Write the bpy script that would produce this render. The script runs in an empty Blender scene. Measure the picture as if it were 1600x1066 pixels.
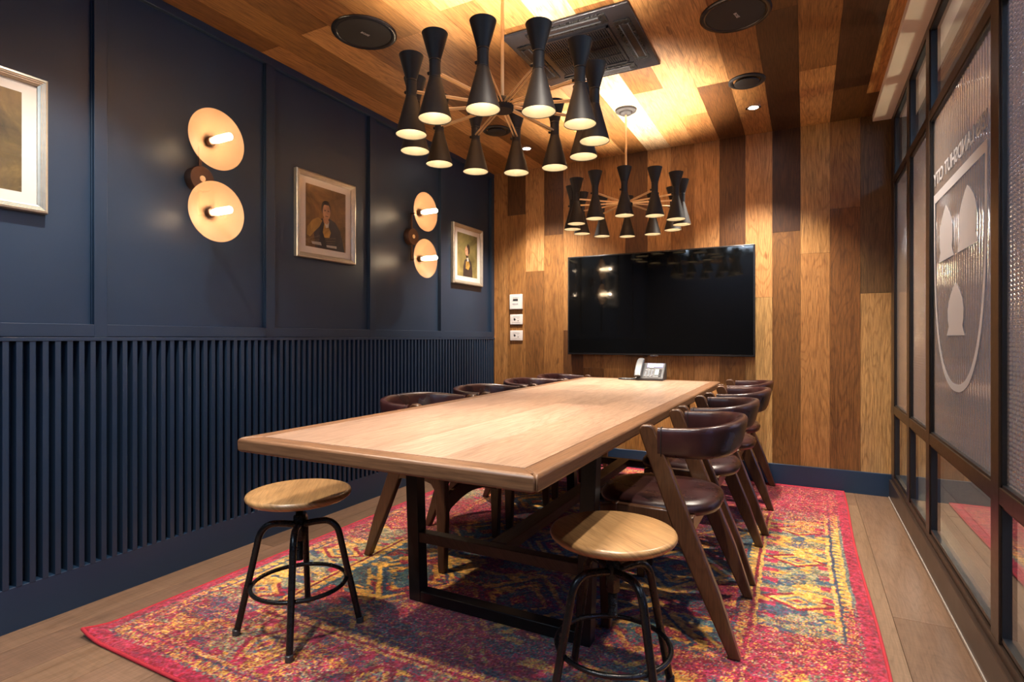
import bpy, bmesh, math, random
import numpy as np
from mathutils import Vector, Matrix
random.seed(4); R = math.radians; PI = math.pi
sc = bpy.context.scene; C = sc.collection

# ------------------------------------------------------------------ camera
cd = bpy.data.cameras.new('camera'); cam = bpy.data.objects.new('camera', cd); C.objects.link(cam)
cd.sensor_width = 36; cd.sensor_fit = 'HORIZONTAL'; cd.lens = 873.2/1600*36; cd.shift_y = -4.8/1600; cd.clip_start = .02
cam.location = (0, 0, 1.05); cam.rotation_euler = (R(90), 0, 0.4833)
sc.camera = cam
# ------------------------------------------------------------------ world, exposure
w = bpy.data.worlds.new('world'); sc.world = w; w.use_nodes = True
w.node_tree.nodes['Background'].inputs[0].default_value = (.55, .65, 1, 1)
w.node_tree.nodes['Background'].inputs[1].default_value = .02
sc.view_settings.view_transform = 'Standard'; sc.view_settings.look = 'None'
sc.view_settings.gamma = 1; sc.view_settings.use_curve_mapping = False
sc.view_settings.exposure = 1.85
cy = sc.cycles
cy.use_denoising = True; cy.max_bounces = 10; cy.diffuse_bounces = 5; cy.glossy_bounces = 5
cy.transmission_bounces = 6; cy.transparent_max_bounces = 12; cy.sample_clamp_indirect = 4.0
cy.caustics_reflective = False; cy.caustics_refractive = False
# ------------------------------------------------------------------ room dimensions
XL, XR, YB, H = -2.509, .488, 4.432, 2.537
YF = -1.3                      # wall behind the camera
XC = 4.6                       # far side of the corridor beyond the glass
# light levels
P_DOWN, P_UP, P_SCONCE, P_SPOT = 4.0, 6.8, 1.0, 50
WARM = (1, .76, .52); LAMP = (1, .87, .72); NEUT = (1, .88, .74); COOL = (.46, .66, 1)

def light(name, kind, loc, power, color, parent=None, size=.02, spot=None, rot=(0,0,0), blend=.6, area=None):
    l = bpy.data.lights.new(name, kind); l.energy = power; l.color = color
    if kind == 'AREA':
        l.shape = 'RECTANGLE'; l.size, l.size_y = area
    else: l.shadow_soft_size = size
    if kind == 'SPOT': l.spot_size = spot; l.spot_blend = blend
    o = bpy.data.objects.new(name, l); C.objects.link(o); o.location = loc; o.rotation_euler = rot
    if parent: o.parent = parent
    return o
# ceiling lamps of the corridor, plus an unseen cool fill added behind the camera
light('corridor_ceiling_light', 'AREA', (1.5, .6, 2.66), 34, COOL, area=(.5, 3.2))
light('corridor_ceiling_light', 'AREA', (1.6, -3.2, 2.66), 20, COOL, area=(.5, 2.4))
light('rear_fill_light', 'AREA', (-1.0, -.75, 2.5), 13, (.62, .80, 1), area=(1.6, .5))
# downlights: two in view at the far end, the same pair repeated towards the camera
for x, y in ((-.297, 3.915), (-1.935, 3.935)):
    light('downlight_beam', 'SPOT', (x, y, 2.50), P_SPOT*1.7, NEUT, size=.03, spot=R(96), blend=.8)
for x, y in ((-2.0, 1.05), (-.30, 1.30), (-1.1, .15), (0.05, 3.0)):
    light('downlight_beam', 'SPOT', (x, y, 2.50), P_SPOT, NEUT, size=.03, spot=R(100), blend=.8)

# ------------------------------------------------------------------ node helpers
def mat(name):
    m = bpy.data.materials.new(name); m.use_nodes = True
    return m, m.node_tree, m.node_tree.nodes['Principled BSDF']
def N(t, kind, **kw):
    n = t.nodes.new(kind)
    for k, v in kw.items():
        if k[0] == 'i' and k[1:].isdigit(): n.inputs[int(k[1:])].default_value = v
        elif k in n.inputs: n.inputs[k].default_value = v
        else: setattr(n, k, v)
    return n
def L(t, a, b): t.links.new(a, b)
def mth(t, op, a, b=None, c=None):
    n = t.nodes.new('ShaderNodeMath'); n.operation = op
    for i, v in enumerate((a, b, c)):
        if v is None: continue
        if isinstance(v, (int, float)): n.inputs[i].default_value = v
        else: L(t, v, n.inputs[i])
    return n.outputs[0]
def ramp(t, fac, stops):
    n = t.nodes.new('ShaderNodeValToRGB'); e = n.color_ramp.elements
    while len(e) < len(stops): e.new(.5)
    for i, (p, c) in enumerate(stops):
        e[i].position = p; e[i].color = (*c, 1) if len(c) == 3 else c
    L(t, fac, n.inputs[0]); return n.outputs[0]
def mixc(t, fac, a, b, mode='MIX'):
    n = t.nodes.new('ShaderNodeMix'); n.data_type = 'RGBA'; n.blend_type = mode
    for s, v in ((n.inputs[0], fac), (n.inputs[6], a), (n.inputs[7], b)):
        if hasattr(v, 'links') : L(t, v, s)
        elif isinstance(v, (int, float)): s.default_value = v
        else: s.default_value = (*v, 1) if len(v) == 3 else v
    return n.outputs[2]
def bump(t, b, h, strength=.3, dist=.002):
    n = N(t, 'ShaderNodeBump', Strength=strength, Distance=dist); L(t, h, n.inputs['Height']); L(t, n.outputs[0], b.inputs['Normal']); return n

def plain(name, col, rough=.5, metal=0, noise=.0, nscale=40, bmp=0, spec=.5, coat=0):
    m, t, b = mat(name)
    b.inputs['Roughness'].default_value = rough; b.inputs['Metallic'].default_value = metal
    b.inputs['Specular IOR Level'].default_value = spec; b.inputs['Coat Weight'].default_value = coat
    tc = N(t, 'ShaderNodeTexCoord'); n = N(t, 'ShaderNodeTexNoise', Scale=nscale, Detail=4.0)
    L(t, tc.outputs['Object'], n.inputs['Vector'])
    c2 = tuple(min(1, c*(1-noise)) for c in col); c1 = tuple(min(1, c*(1+noise)) for c in col)
    L(t, ramp(t, n.outputs['Fac'], [(.3, c2), (.7, c1)]), b.inputs['Base Color'])
    r = mth(t, 'MULTIPLY_ADD', n.outputs['Fac'], .12, rough-.06); L(t, r, b.inputs['Roughness'])
    if bmp: bump(t, b, n.outputs['Fac'], bmp, .002)
    return m
def emit(name, col, s):
    m, t, b = mat(name)
    b.inputs['Base Color'].default_value = (*col, 1)
    b.inputs['Emission Color'].default_value = (*col, 1); b.inputs['Emission Strength'].default_value = s
    return m

def wood(name, base=None, vec='attr', axis='Y', rough=.45, ring=.45, fine=.28, scale=1.0, knots=True, bm=.25, coat=0, sawn=False):
    """oak: 'grain' attribute = (across, along, plank seed); base None = per plank colour attribute 'tone'"""
    m, t, b = mat(name)
    if vec == 'attr':
        a = N(t, 'ShaderNodeAttribute', attribute_name='grain'); s = N(t, 'ShaderNodeSeparateXYZ'); L(t, a.outputs['Vector'], s.inputs[0])
        ac, al, sd = s.outputs
    else:
        a = N(t, 'ShaderNodeTexCoord'); s = N(t, 'ShaderNodeSeparateXYZ'); L(t, a.outputs['Object'], s.inputs[0])
        o = {'X': (1, 0, 2), 'Y': (0, 1, 2), 'Z': (0, 2, 1)}[axis]
        ac, al, sd = (s.outputs[i] for i in o); ac = mth(t, 'ADD', ac, sd)
    def vec3(x, y, z):
        c = N(t, 'ShaderNodeCombineXYZ')
        for i, v in enumerate((x, y, z)): L(t, v, c.inputs[i])
        return c.outputs[0]
    k = scale
    # large figure: contour lines of a stretched noise = cathedral grain
    v1 = vec3(mth(t, 'MULTIPLY', ac, 5.5*k), mth(t, 'MULTIPLY', al, .8*k), sd)
    n1 = N(t, 'ShaderNodeTexNoise', Scale=1.0, Detail=2.5, Roughness=.5, Distortion=.35); L(t, v1, n1.inputs['Vector'])
    rr = mth(t, 'SINE', mth(t, 'MULTIPLY', n1.outputs['Fac'], 135.0))
    rings = ramp(t, rr, [(.0, (1, 1, 1)), (.55, (.82, .82, .82)), (1, (0, 0, 0))])
    # pores
    v2 = vec3(mth(t, 'MULTIPLY', ac, 210*k), mth(t, 'MULTIPLY', al, 9*k), sd)
    n2 = N(t, 'ShaderNodeTexNoise', Scale=1.0, Detail=5.0, Roughness=.7); L(t, v2, n2.inputs['Vector'])
    # broad streaks
    v3 = vec3(mth(t, 'MULTIPLY', ac, 22*k), mth(t, 'MULTIPLY', al, 1.1*k), sd)
    n3 = N(t, 'ShaderNodeTexNoise', Scale=1.0, Detail=3.0, Roughness=.6, Distortion=.6); L(t, v3, n3.inputs['Vector'])
    if base is None:
        ta = N(t, 'ShaderNodeAttribute', attribute_name='tone'); col = ta.outputs['Color']
    else: col = (*base, 1)
    g1 = ramp(t, n2.outputs['Fac'], [(.32, (1-fine*1.5,)*3), (.62, (1+.0,)*3)])
    c = mixc(t, 1.0, col, g1, 'MULTIPLY')
    g3 = ramp(t, n3.outputs['Fac'], [(.3, (.74, .70, .66)), (.5, (.97, .97, .97)), (.7, (1, 1, 1))])
    c = mixc(t, .8, c, g3, 'MULTIPLY')
    rf = mth(t, 'MULTIPLY', mth(t, 'SUBTRACT', 1.0, rings), ring)
    c = mixc(t, rf, c, mixc(t, 1.0, c, (.48, .40, .33), 'MULTIPLY'))
    if knots:
        vk = vec3(mth(t, 'MULTIPLY', ac, 6.0*k), mth(t, 'MULTIPLY', al, 1.7*k), sd)
        nk = N(t, 'ShaderNodeTexNoise', Scale=3.0, Detail=2.0); L(t, vk, nk.inputs['Vector'])
        ad = N(t, 'ShaderNodeVectorMath', operation='MULTIPLY_ADD'); L(t, nk.outputs['Color'], ad.inputs[0]); ad.inputs[1].default_value = (.35,)*3; L(t, vk, ad.inputs[2])
        vo = N(t, 'ShaderNodeTexVoronoi', Scale=1.0); L(t, ad.outputs[0], vo.inputs['Vector'])
        sp = N(t, 'ShaderNodeSeparateColor'); L(t, vo.outputs['Color'], sp.inputs[0])
        rad = mth(t, 'MULTIPLY', mth(t, 'MAXIMUM', mth(t, 'SUBTRACT', sp.outputs[0], .45), 0.0), .22)
        kf = mth(t, 'MULTIPLY', mth(t, 'LESS_THAN', vo.outputs['Distance'], rad), .62)
        kg = ramp(t, mth(t, 'DIVIDE', vo.outputs['Distance'], mth(t, 'ADD', rad, .001)), [(.9, (.75,)*3), (1.7, (0, 0, 0))])
        c = mixc(t, mth(t, 'MULTIPLY', kg, .8), c, mixc(t, 1.0, c, (.30, .21, .15), 'MULTIPLY'))
    if sawn:
        v5 = vec3(mth(t, 'MULTIPLY', ac, 3.0), mth(t, 'MULTIPLY', al, 130.0), sd)
        n5 = N(t, 'ShaderNodeTexNoise', Scale=1.0, Detail=2.0); L(t, v5, n5.inputs['Vector'])
        c = mixc(t, .5, c, ramp(t, n5.outputs['Fac'], [(.35, (.8, .8, .8)), (.6, (1, 1, 1))]), 'MULTIPLY')
    L(t, c, b.inputs['Base Color'])
    L(t, mth(t, 'MULTIPLY_ADD', n2.outputs['Fac'], -.15, rough+.1), b.inputs['Roughness'])
    b.inputs['Coat Weight'].default_value = coat; b.inputs['Coat Roughness'].default_value = .25
    bump(t, b, n2.outputs['Fac'], bm, .001)
    return m

def schlick(t, nrm=None, f0=.045):
    g = N(t, 'ShaderNodeNewGeometry'); d = N(t, 'ShaderNodeVectorMath', operation='DOT_PRODUCT')
    L(t, g.outputs['Incoming'], d.inputs[0]); L(t, nrm if nrm else g.outputs['Normal'], d.inputs[1])
    c = mth(t, 'SUBTRACT', 1.0, mth(t, 'MINIMUM', mth(t, 'ABSOLUTE', d.outputs['Value']), 1.0))
    return mth(t, 'MULTIPLY_ADD', mth(t, 'POWER', c, 5.0), 1-f0, f0)
M = {}
M['plank'] = wood('oak_planks', rough=.42, ring=.45, fine=.42)
M['floor'] = wood('oak_floor', rough=.42, ring=.25, fine=.2, sawn=True)
M['table'] = wood('table_oak', rough=.33, ring=.30, fine=.30)
M['table_edge'] = wood('table_edge_oak', base=(.20, .100, .050), vec='obj', axis='Y', rough=.36, ring=.15, knots=False)
M['table_edge_x'] = wood('table_end_oak', base=(.20, .100, .050), vec='obj', axis='X', rough=.36, ring=.15, knots=False)
M['walnut'] = wood('dark_walnut', base=(.085, .036, .016), vec='obj', axis='Z', rough=.28, ring=.35, knots=False, coat=.3, scale=1.6)
M['beech'] = wood('stool_beech', base=(.47, .27, .115), vec='obj', axis='Y', rough=.3, ring=.25, knots=False, coat=.35)
M['beam'] = wood('dark_beam', base=(.07, .04, .025), vec='obj', axis='Y', rough=.4, knots=False)
M['blue'] = plain('blue_paint', (.0140, .0300, .060), .38, noise=.06, nscale=3, spec=.5)
M['blue_floor'] = plain('blue_paint_skirting', (.0130, .0325, .070), .36, noise=.06, nscale=3)
M['white'] = plain('white_plaster', (.84, .79, .76), .8, noise=.02, nscale=6)
M['black'] = plain('black_metal', (.012, .011, .011), .28, metal=.3, noise=.15, nscale=60)
M['steel'] = plain('black_steel', (.016, .015, .015), .33, metal=.4, noise=.2, nscale=30)
M['head'] = plain('matte_black_paint', (.017, .0135, .012), .55, noise=.1, nscale=80, spec=.35)
M['brass'] = plain('brushed_brass', (.88, .64, .36), .42, metal=.55, noise=.03)
M['lining'] = plain('champagne_lining', (.50, .43, .30), .42, metal=.35, noise=.05)
M['bronze'] = plain('dark_bronze', (.10, .055, .038), .38, metal=.6, noise=.1)
M['frame_metal'] = plain('brown_black_frame', (.035, .022, .016), .32, metal=.35, noise=.1)
M['kerb'] = plain('brown_metal_kerb', (.050, .032, .024), .30, metal=.35, noise=.08, nscale=8)
M['gasket'] = plain('black_gasket', (.008, .008, .009), .35)
M['chrome'] = plain('chrome', (.75, .76, .78), .15, metal=1)
M['silver'] = plain('silver_plastic', (.10, .105, .115), .45, metal=.3)
M['plastic'] = plain('white_plastic', (.62, .59, .58), .35, noise=.01)
M['dark_plastic'] = plain('dark_plastic', (.035, .036, .04), .35)
M['key'] = plain('grey_keys', (.24, .25, .28), .5)
M['grille'] = plain('speaker_grille', (.014, .012, .012), .7, noise=.2, nscale=300)
M['black_gloss'] = plain('glossy_black_plastic', (.016, .015, .018), .22, noise=.05)
M['silver_frame'] = plain('champagne_silver_moulding', (.50, .46, .38), .35, metal=.7, noise=.08)
M['mat'] = plain('white_mat_board', (.75, .70, .66), .6, noise=.01)
M['screen'] = plain('tv_screen', (.003, .003, .003), .05, spec=.55)
M['bezel'] = plain('tv_bezel', (.02, .02, .022), .25, metal=.3)
M['bulb'] = emit('warm_bulb', (1, .88, .72), 16)
M['filament'] = emit('filament_bulb', (1, .72, .42), 14)
M['led'] = emit('downlight_led', (.95, .97, 1), 14)
M['lobby'] = plain('dark_brown_wall', (.10, .065, .045), .7)
M['caulk'] = plain('pale_caulk', (.30, .26, .23), .7)

def leather():
    m, t, b = mat('burgundy_leather')
    tc = N(t, 'ShaderNodeTexCoord')
    n = N(t, 'ShaderNodeTexNoise', Scale=9.0, Detail=5.0); L(t, tc.outputs['Object'], n.inputs['Vector'])
    v = N(t, 'ShaderNodeTexVoronoi', Scale=420.0); L(t, tc.outputs['Object'], v.inputs['Vector'])
    L(t, ramp(t, n.outputs['Fac'], [(.3, (.016, .0055, .006)), (.6, (.034, .0105, .011)), (.8, (.060, .021, .018))]), b.inputs['Base Color'])
    L(t, mth(t, 'MULTIPLY_ADD', n.outputs['Fac'], .2, .19), b.inputs['Roughness'])
    bump(t, b, v.outputs['Distance'], .12, .001); return m
M['leather'] = leather()

def glass(name, kind):
    """clear = fresnel mirror over see-through; reeds / cross / frost = wavy or ribbed relief"""
    m, t, b = mat(name); t.nodes.remove(b); out = t.nodes['Material Output']
    g = N(t, 'ShaderNodeBsdfGlossy', Roughness={'clear': .0, 'reeds': .025, 'cells': .03, 'cross': .04}.get(kind, .12)); g.inputs['Color'].default_value = (1, .97, .94, 1)
    tr = N(t, 'ShaderNodeBsdfTransparent'); tr.inputs['Color'].default_value = (.93, .95, .94, 1)
    mx = N(t, 'ShaderNodeMixShader'); L(t, g.outputs[0], mx.inputs[2]); L(t, mx.outputs[0], out.inputs['Surface'])
    if kind == 'clear': L(t, tr.outputs[0], mx.inputs[1]); L(t, schlick(t), mx.inputs[0]); return m
    rf = N(t, 'ShaderNodeBsdfRefraction', Roughness=.10, IOR=1.3); rf.inputs['Color'].default_value = (.9, .9, .9, 1)
    tl = N(t, 'ShaderNodeBsdfTranslucent'); tl.inputs['Color'].default_value = (.5, .45, .42, 1)
    df = N(t, 'ShaderNodeBsdfDiffuse'); df.inputs['Color'].default_value = (.55, .42, .33, 1)  # brown scatter imitates the warm wood mirrored in the ribbed glass
    m1 = N(t, 'ShaderNodeMixShader'); m1.inputs[0].default_value = .12 if kind in ('reeds', 'cells') else .32; L(t, rf.outputs[0], m1.inputs[1]); L(t, tr.outputs[0], m1.inputs[2])
    m2 = N(t, 'ShaderNodeMixShader'); m2.inputs[0].default_value = .22; L(t, m1.outputs[0], m2.inputs[1]); L(t, tl.outputs[0], m2.inputs[2])
    m3 = N(t, 'ShaderNodeMixShader'); m3.inputs[0].default_value = .34 if kind == 'frost' else .20; L(t, m2.outputs[0], m3.inputs[1]); L(t, df.outputs[0], m3.inputs[2])
    L(t, m3.outputs[0], mx.inputs[1])
    tc = N(t, 'ShaderNodeTexCoord'); s = N(t, 'ShaderNodeSeparateXYZ'); L(t, tc.outputs['Object'], s.inputs[0])
    pitch = .026 if kind == 'reeds' else .014
    hy = mth(t, 'ABSOLUTE', mth(t, 'SINE', mth(t, 'MULTIPLY', s.outputs[1], PI/pitch)))
    if kind == 'cross':
        hz = mth(t, 'ABSOLUTE', mth(t, 'SINE', mth(t, 'MULTIPLY', s.outputs[2], PI/.012)))
        hgt = mth(t, 'ADD', hy, mth(t, 'MULTIPLY', hz, .8))
    elif kind in ('reeds', 'cells'): L(t, schlick(t, None, .09), mx.inputs[0]); return m
    else:
        nn = N(t, 'ShaderNodeTexNoise', Scale=160.0); L(t, tc.outputs['Object'], nn.inputs['Vector']); hgt = nn.outputs['Fac']
    bp = N(t, 'ShaderNodeBump', Strength=.9 if kind != 'frost' else .25, Distance=.003); L(t, hgt, bp.inputs['Height'])
    L(t, schlick(t, bp.outputs[0], .09), mx.inputs[0])
    for n_ in (g, rf): L(t, bp.outputs[0], n_.inputs['Normal'])
    return m
for k in ('clear', 'reeds', 'cells', 'cross', 'frost'): M['glass_'+k] = glass(k+'_glass', k)
def picglass():
    m, t, b = mat('picture_glass'); t.nodes.remove(b); out = t.nodes['Material Output']
    g = N(t, 'ShaderNodeBsdfGlossy', Roughness=.02); tr = N(t, 'ShaderNodeBsdfTransparent'); 
    mx = N(t, 'ShaderNodeMixShader'); L(t, schlick(t), mx.inputs[0]); L(t, tr.outputs[0], mx.inputs[1]); L(t, g.outputs[0], mx.inputs[2]); L(t, mx.outputs[0], out.inputs['Surface'])
    return m
M['picture_glass'] = picglass()
def etch():
    m, t, b = mat('white_vinyl'); b.inputs['Base Color'].default_value = (.66, .64, .66, 1); b.inputs['Roughness'].default_value = .5
    tl = N(t, 'ShaderNodeBsdfTranslucent'); tl.inputs['Color'].default_value = (.6, .58, .6, 1)
    mx = N(t, 'ShaderNodeMixShader'); mx.inputs[0].default_value = .45; L(t, b.outputs[0], mx.inputs[1]); L(t, tl.outputs[0], mx.inputs[2])
    L(t, mx.outputs[0], t.nodes['Material Output'].inputs['Surface']); return m
M['vinyl'] = etch()
def perforated():
    m, t, b = mat('perforated_shade'); b.inputs['Base Color'].default_value = (.62, .38, .22, 1); b.inputs['Roughness'].default_value = .5
    tc = N(t, 'ShaderNodeTexCoord'); s = N(t, 'ShaderNodeSeparateXYZ'); L(t, tc.outputs['Object'], s.inputs[0])
    d = mth(t, 'MULTIPLY', mth(t, 'SINE', mth(t, 'MULTIPLY', mth(t, 'ADD', s.outputs[1], s.outputs[2]), 1500)), mth(t, 'SINE', mth(t, 'MULTIPLY', mth(t, 'SUBTRACT', s.outputs[1], s.outputs[2]), 1500)))
    hole = mth(t, 'MULTIPLY', mth(t, 'GREATER_THAN', d, -.25), .9)
    tl = N(t, 'ShaderNodeBsdfTranslucent'); tl.inputs['Color'].default_value = (.62, .38, .22, 1)
    m1 = N(t, 'ShaderNodeMixShader'); m1.inputs[0].default_value = .35; L(t, b.outputs[0], m1.inputs[1]); L(t, tl.outputs[0], m1.inputs[2])
    tr = N(t, 'ShaderNodeBsdfTransparent'); m2 = N(t, 'ShaderNodeMixShader'); L(t, hole, m2.inputs[0]); L(t, m1.outputs[0], m2.inputs[1]); L(t, tr.outputs[0], m2.inputs[2])
    L(t, m2.outputs[0], t.nodes['Material Output'].inputs['Surface']); return m
M['shade'] = perforated()

# ------------------------------------------------------------------ mesh helpers
class MB:
    def __init__(s): s.b = bmesh.new(); s.mi = 0
    def _set(s, faces):
        for f in faces: f.material_index = s.mi
    def box(s, x0, x1, y0, y1, z0, z1):
        v = [s.b.verts.new(p) for p in ((x0,y0,z0),(x1,y0,z0),(x1,y1,z0),(x0,y1,z0),(x0,y0,z1),(x1,y0,z1),(x1,y1,z1),(x0,y1,z1))]
        s._set([s.b.faces.new([v[i] for i in q]) for q in ((3,2,1,0),(4,5,6,7),(0,1,5,4),(1,2,6,5),(2,3,7,6),(3,0,4,7))]); return s
    def obox(s, c, size, rot):                    # box turned by a Matrix
        n = len(s.b.verts); x, y, z = (q/2 for q in size); s.box(-x, x, -y, y, -z, z); s.b.verts.ensure_lookup_table()
        for v in s.b.verts[n:]: v.co = rot @ v.co + Vector(c)
        return s
    def prism(s, pts, axis, a, b):                # 2D outline extruded along axis
        def P(p, h): return {'X': (h, p[0], p[1]), 'Y': (p[0], h, p[1]), 'Z': (p[0], p[1], h)}[axis]
        v0 = [s.b.verts.new(P(p, a)) for p in pts]; v1 = [s.b.verts.new(P(p, b)) for p in pts]; n = len(pts)
        fs = [s.b.faces.new(v0[::-1]), s.b.faces.new(v1)]
        fs += [s.b.faces.new((v0[i], v0[(i+1) % n], v1[(i+1) % n], v1[i])) for i in range(n)]
        s._set(fs); return s
    def lathe(s, prof, c=(0,0,0), seg=32, axis='Z', cap=False):
        def P(r, h, a):
            x, y = r*math.cos(a), r*math.sin(a)
            q = {'Z': (x, y, h), 'X': (h, x, y), 'Y': (x, h, y)}[axis]
            return (q[0]+c[0], q[1]+c[1], q[2]+c[2])
        rows = []
        for r, h in prof:
            rows.append([s.b.verts.new(P(0, h, 0))] if r < 1e-6 else [s.b.verts.new(P(r, h, 2*PI*k/seg)) for k in range(seg)])
        for p, q in zip(rows, rows[1:]):
            for k in range(seg):
                k2 = (k+1) % seg
                vs = [p[k % len(p)], p[k2 % len(p)], q[k2 % len(q)], q[k % len(q)]]
                u = []
                for v in vs:
                    if v not in u: u.append(v)
                if len(u) > 2: s._set([s.b.faces.new(u)])
        if cap:
            for r_ in (rows[0], rows[-1]):
                if len(r_) > 2: s._set([s.b.faces.new(r_)])
        return s
    def cyl(s, c, r, z0, z1, seg=24, axis='Z'): return s.lathe([(r, z0), (r, z1)], c, seg, axis, True)
    def sweep(s, path, sec, closed=False, up=(0,0,1), cap=True):
        """sec: list of 2D (side, up) or function(i)->list"""
        n = len(path); path = [Vector(p) for p in path]; rows = []; up = Vector(up)
        prev = None
        for i in range(n):
            a = path[(i-1) % n] if (closed or i > 0) else path[i]; b = path[(i+1) % n] if (closed or i < n-1) else path[i]
            t = (b-a).normalized()
            if prev is None:
                u = up - t*up.dot(t)
                if u.length < 1e-3: u = Vector((1,0,0)) - t*t.x
            else: u = prev - t*prev.dot(t)
            u.normalize(); prev = u; sd = t.cross(u)
            q = sec(i) if callable(sec) else sec
            rows.append([s.b.verts.new(path[i] + sd*x + u*y) for x, y in q])
        m = len(rows[0])
        for i in range(n if closed else n-1):
            p, q = rows[i], rows[(i+1) % n]
            for k in range(m): s._set([s.b.faces.new((p[k], p[(k+1) % m], q[(k+1) % m], q[k]))])
        if cap and not closed: s._set([s.b.faces.new(rows[0][::-1]), s.b.faces.new(rows[-1])])
        return s
    def tube(s, path, r, seg=12, closed=False, up=(0,0,1)):
        return s.sweep(path, [(r*math.cos(2*PI*k/seg), r*math.sin(2*PI*k/seg)) for k in range(seg)], closed, up)
    def build(s, name, m, parent=None, loc=None, smooth=35, bevel=0, kind=None, sub=0):
        bmesh.ops.recalc_face_normals(s.b, faces=s.b.faces)
        me = bpy.data.meshes.new(name); s.b.to_mesh(me); s.b.free()
        for q in (m if isinstance(m, list) else [m]): me.materials.append(q)
        if smooth:
            me.shade_smooth(); me.set_sharp_from_angle(angle=R(smooth))
        o = bpy.data.objects.new(name, me); C.objects.link(o)
        if parent: o.parent = parent
        if loc: o.location = loc
        if bevel:
            bv = o.modifiers.new('bevel', 'BEVEL'); bv.width = bevel; bv.segments = 3; bv.limit_method = 'ANGLE'; bv.angle_limit = R(30)
        if sub:
            sb = o.modifiers.new('sub', 'SUBSURF'); sb.levels = sub; sb.render_levels = sub
        if kind: o['kind'] = kind
        return o
def tag(o, label, cat, group=None):
    o['label'] = label; o['category'] = cat
    if group: o['group'] = group
    return o
def thing(name, loc, label, cat, group=None, rz=0):
    o = bpy.data.objects.new(name, None); C.objects.link(o); o.location = loc; o.rotation_euler = (0, 0, rz); o.empty_display_size = .1
    return tag(o, label, cat, group)
KIDS = {}
def copy_tree(o, parent=None, label=None):
    c = o.copy(); C.objects.link(c); c.parent = parent
    for ch in list(o.children): copy_tree(ch, c)
    if label: c['label'] = label
    return c
def arc(cx, cy, r, a0, a1, n=8): return [(cx+r*math.cos(a0+(a1-a0)*k/n), cy+r*math.sin(a0+(a1-a0)*k/n)) for k in range(n+1)]
S = 'structure'

# planks: quads with per-plank tone and grain coordinates; gap shown by tiny bevel (inset grooves)
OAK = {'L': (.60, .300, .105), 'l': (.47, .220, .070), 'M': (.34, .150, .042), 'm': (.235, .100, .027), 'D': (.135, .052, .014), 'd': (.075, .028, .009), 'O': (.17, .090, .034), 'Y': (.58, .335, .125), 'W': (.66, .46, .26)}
def planks(name, cells, P, m, thick=.012, kind=S, gap=.0006):
    """cells: (a0,a1,b0,b1,tone) across/along; P(a,b,h) -> xyz"""
    vs, fs, tone, gr = [], [], [], []
    for (a0, a1, b0, b1, tn) in cells:
        sd = random.uniform(0, 50); fl = random.choice((-1, 1)); ofs = random.uniform(-3, 3); oa = random.uniform(-3, 3)
        g = gap; i = len(vs)
        A0, A1, B0, B1 = a0+g, a1-g, b0+g, b1-g
        pts = [(a0, b0, thick*.9), (a1, b0, thick*.9), (a1, b1, thick*.9), (a0, b1, thick*.9), (A0, B0, 0), (A1, B0, 0), (A1, B1, 0), (A0, B1, 0)]
        vs += [P(*p) for p in pts]
        for q in ((4,5,6,7), (0,1,5,4), (1,2,6,5), (2,3,7,6), (3,0,4,7)):
            fs.append([i+k for k in q])
            for k in q: tone.append((*tn, 1)); gr.append((pts[k][0]+oa, pts[k][1]*fl+ofs, sd))
    me = bpy.data.meshes.new(name); me.from_pydata(vs, [], fs)
    at = me.attributes.new('tone', 'FLOAT_COLOR', 'CORNER'); at.data.foreach_set('color', np.array(tone, 'f').ravel())
    at = me.attributes.new('grain', 'FLOAT_VECTOR', 'CORNER'); at.data.foreach_set('vector', np.array(gr, 'f').ravel())
    me.materials.append(m)
    o = bpy.data.objects.new(name, me); C.objects.link(o)
    if kind: o['kind'] = kind
    return o
def jit(c, j=.08):
    k = 1+random.uniform(-j, j); return tuple(v*k*(1+random.uniform(-.02, .02)) for v in c)

# ================================================================== SETTING
CB = [XL] + [round(.33-.18*k, 3) for k in range(15, -1, -1)] + [.51]      # plank column bounds
# back wall
wb = [[('l',2.6)], [('D',2.6),('M',2.146)], [('L',2.6),('m',1.635)], [('D',2.6),('M',1.939)], [('l',2.6),('D',1.116)], [('M',2.6),('m',.8)],
      [('l',2.6)], [('D',2.6),('M',.9)], [('L',2.6),('l',.75)], [('M',2.6),('l',1.0)], [('L',2.6)], [('D',2.6),('M',1.1)],
      [('L',2.6),('Y',1.344)], [('d',2.6),('m',1.807)], [('L',2.6),('l',1.641)], [('M',2.6),('m',1.937)], [('O',2.6),('Y',1.35)]]
cells = []
for k, col in enumerate(wb):
    for j, (tn, top) in enumerate(col):
        bot = col[j+1][1] if j+1 < len(col) else .12
        cells.append((CB[k], CB[k+1], bot, min(top, 2.56), jit(OAK[tn], .05)))
planks('wall_back', cells, lambda a, b, h: (a, YB+h, b), M['plank'])
MB().box(XL-.05, .56, YB+.012, YB+.12, -.05, 2.9).build('wall_back_core', M['blue'], kind=S).name = 'wall_back'
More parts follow.
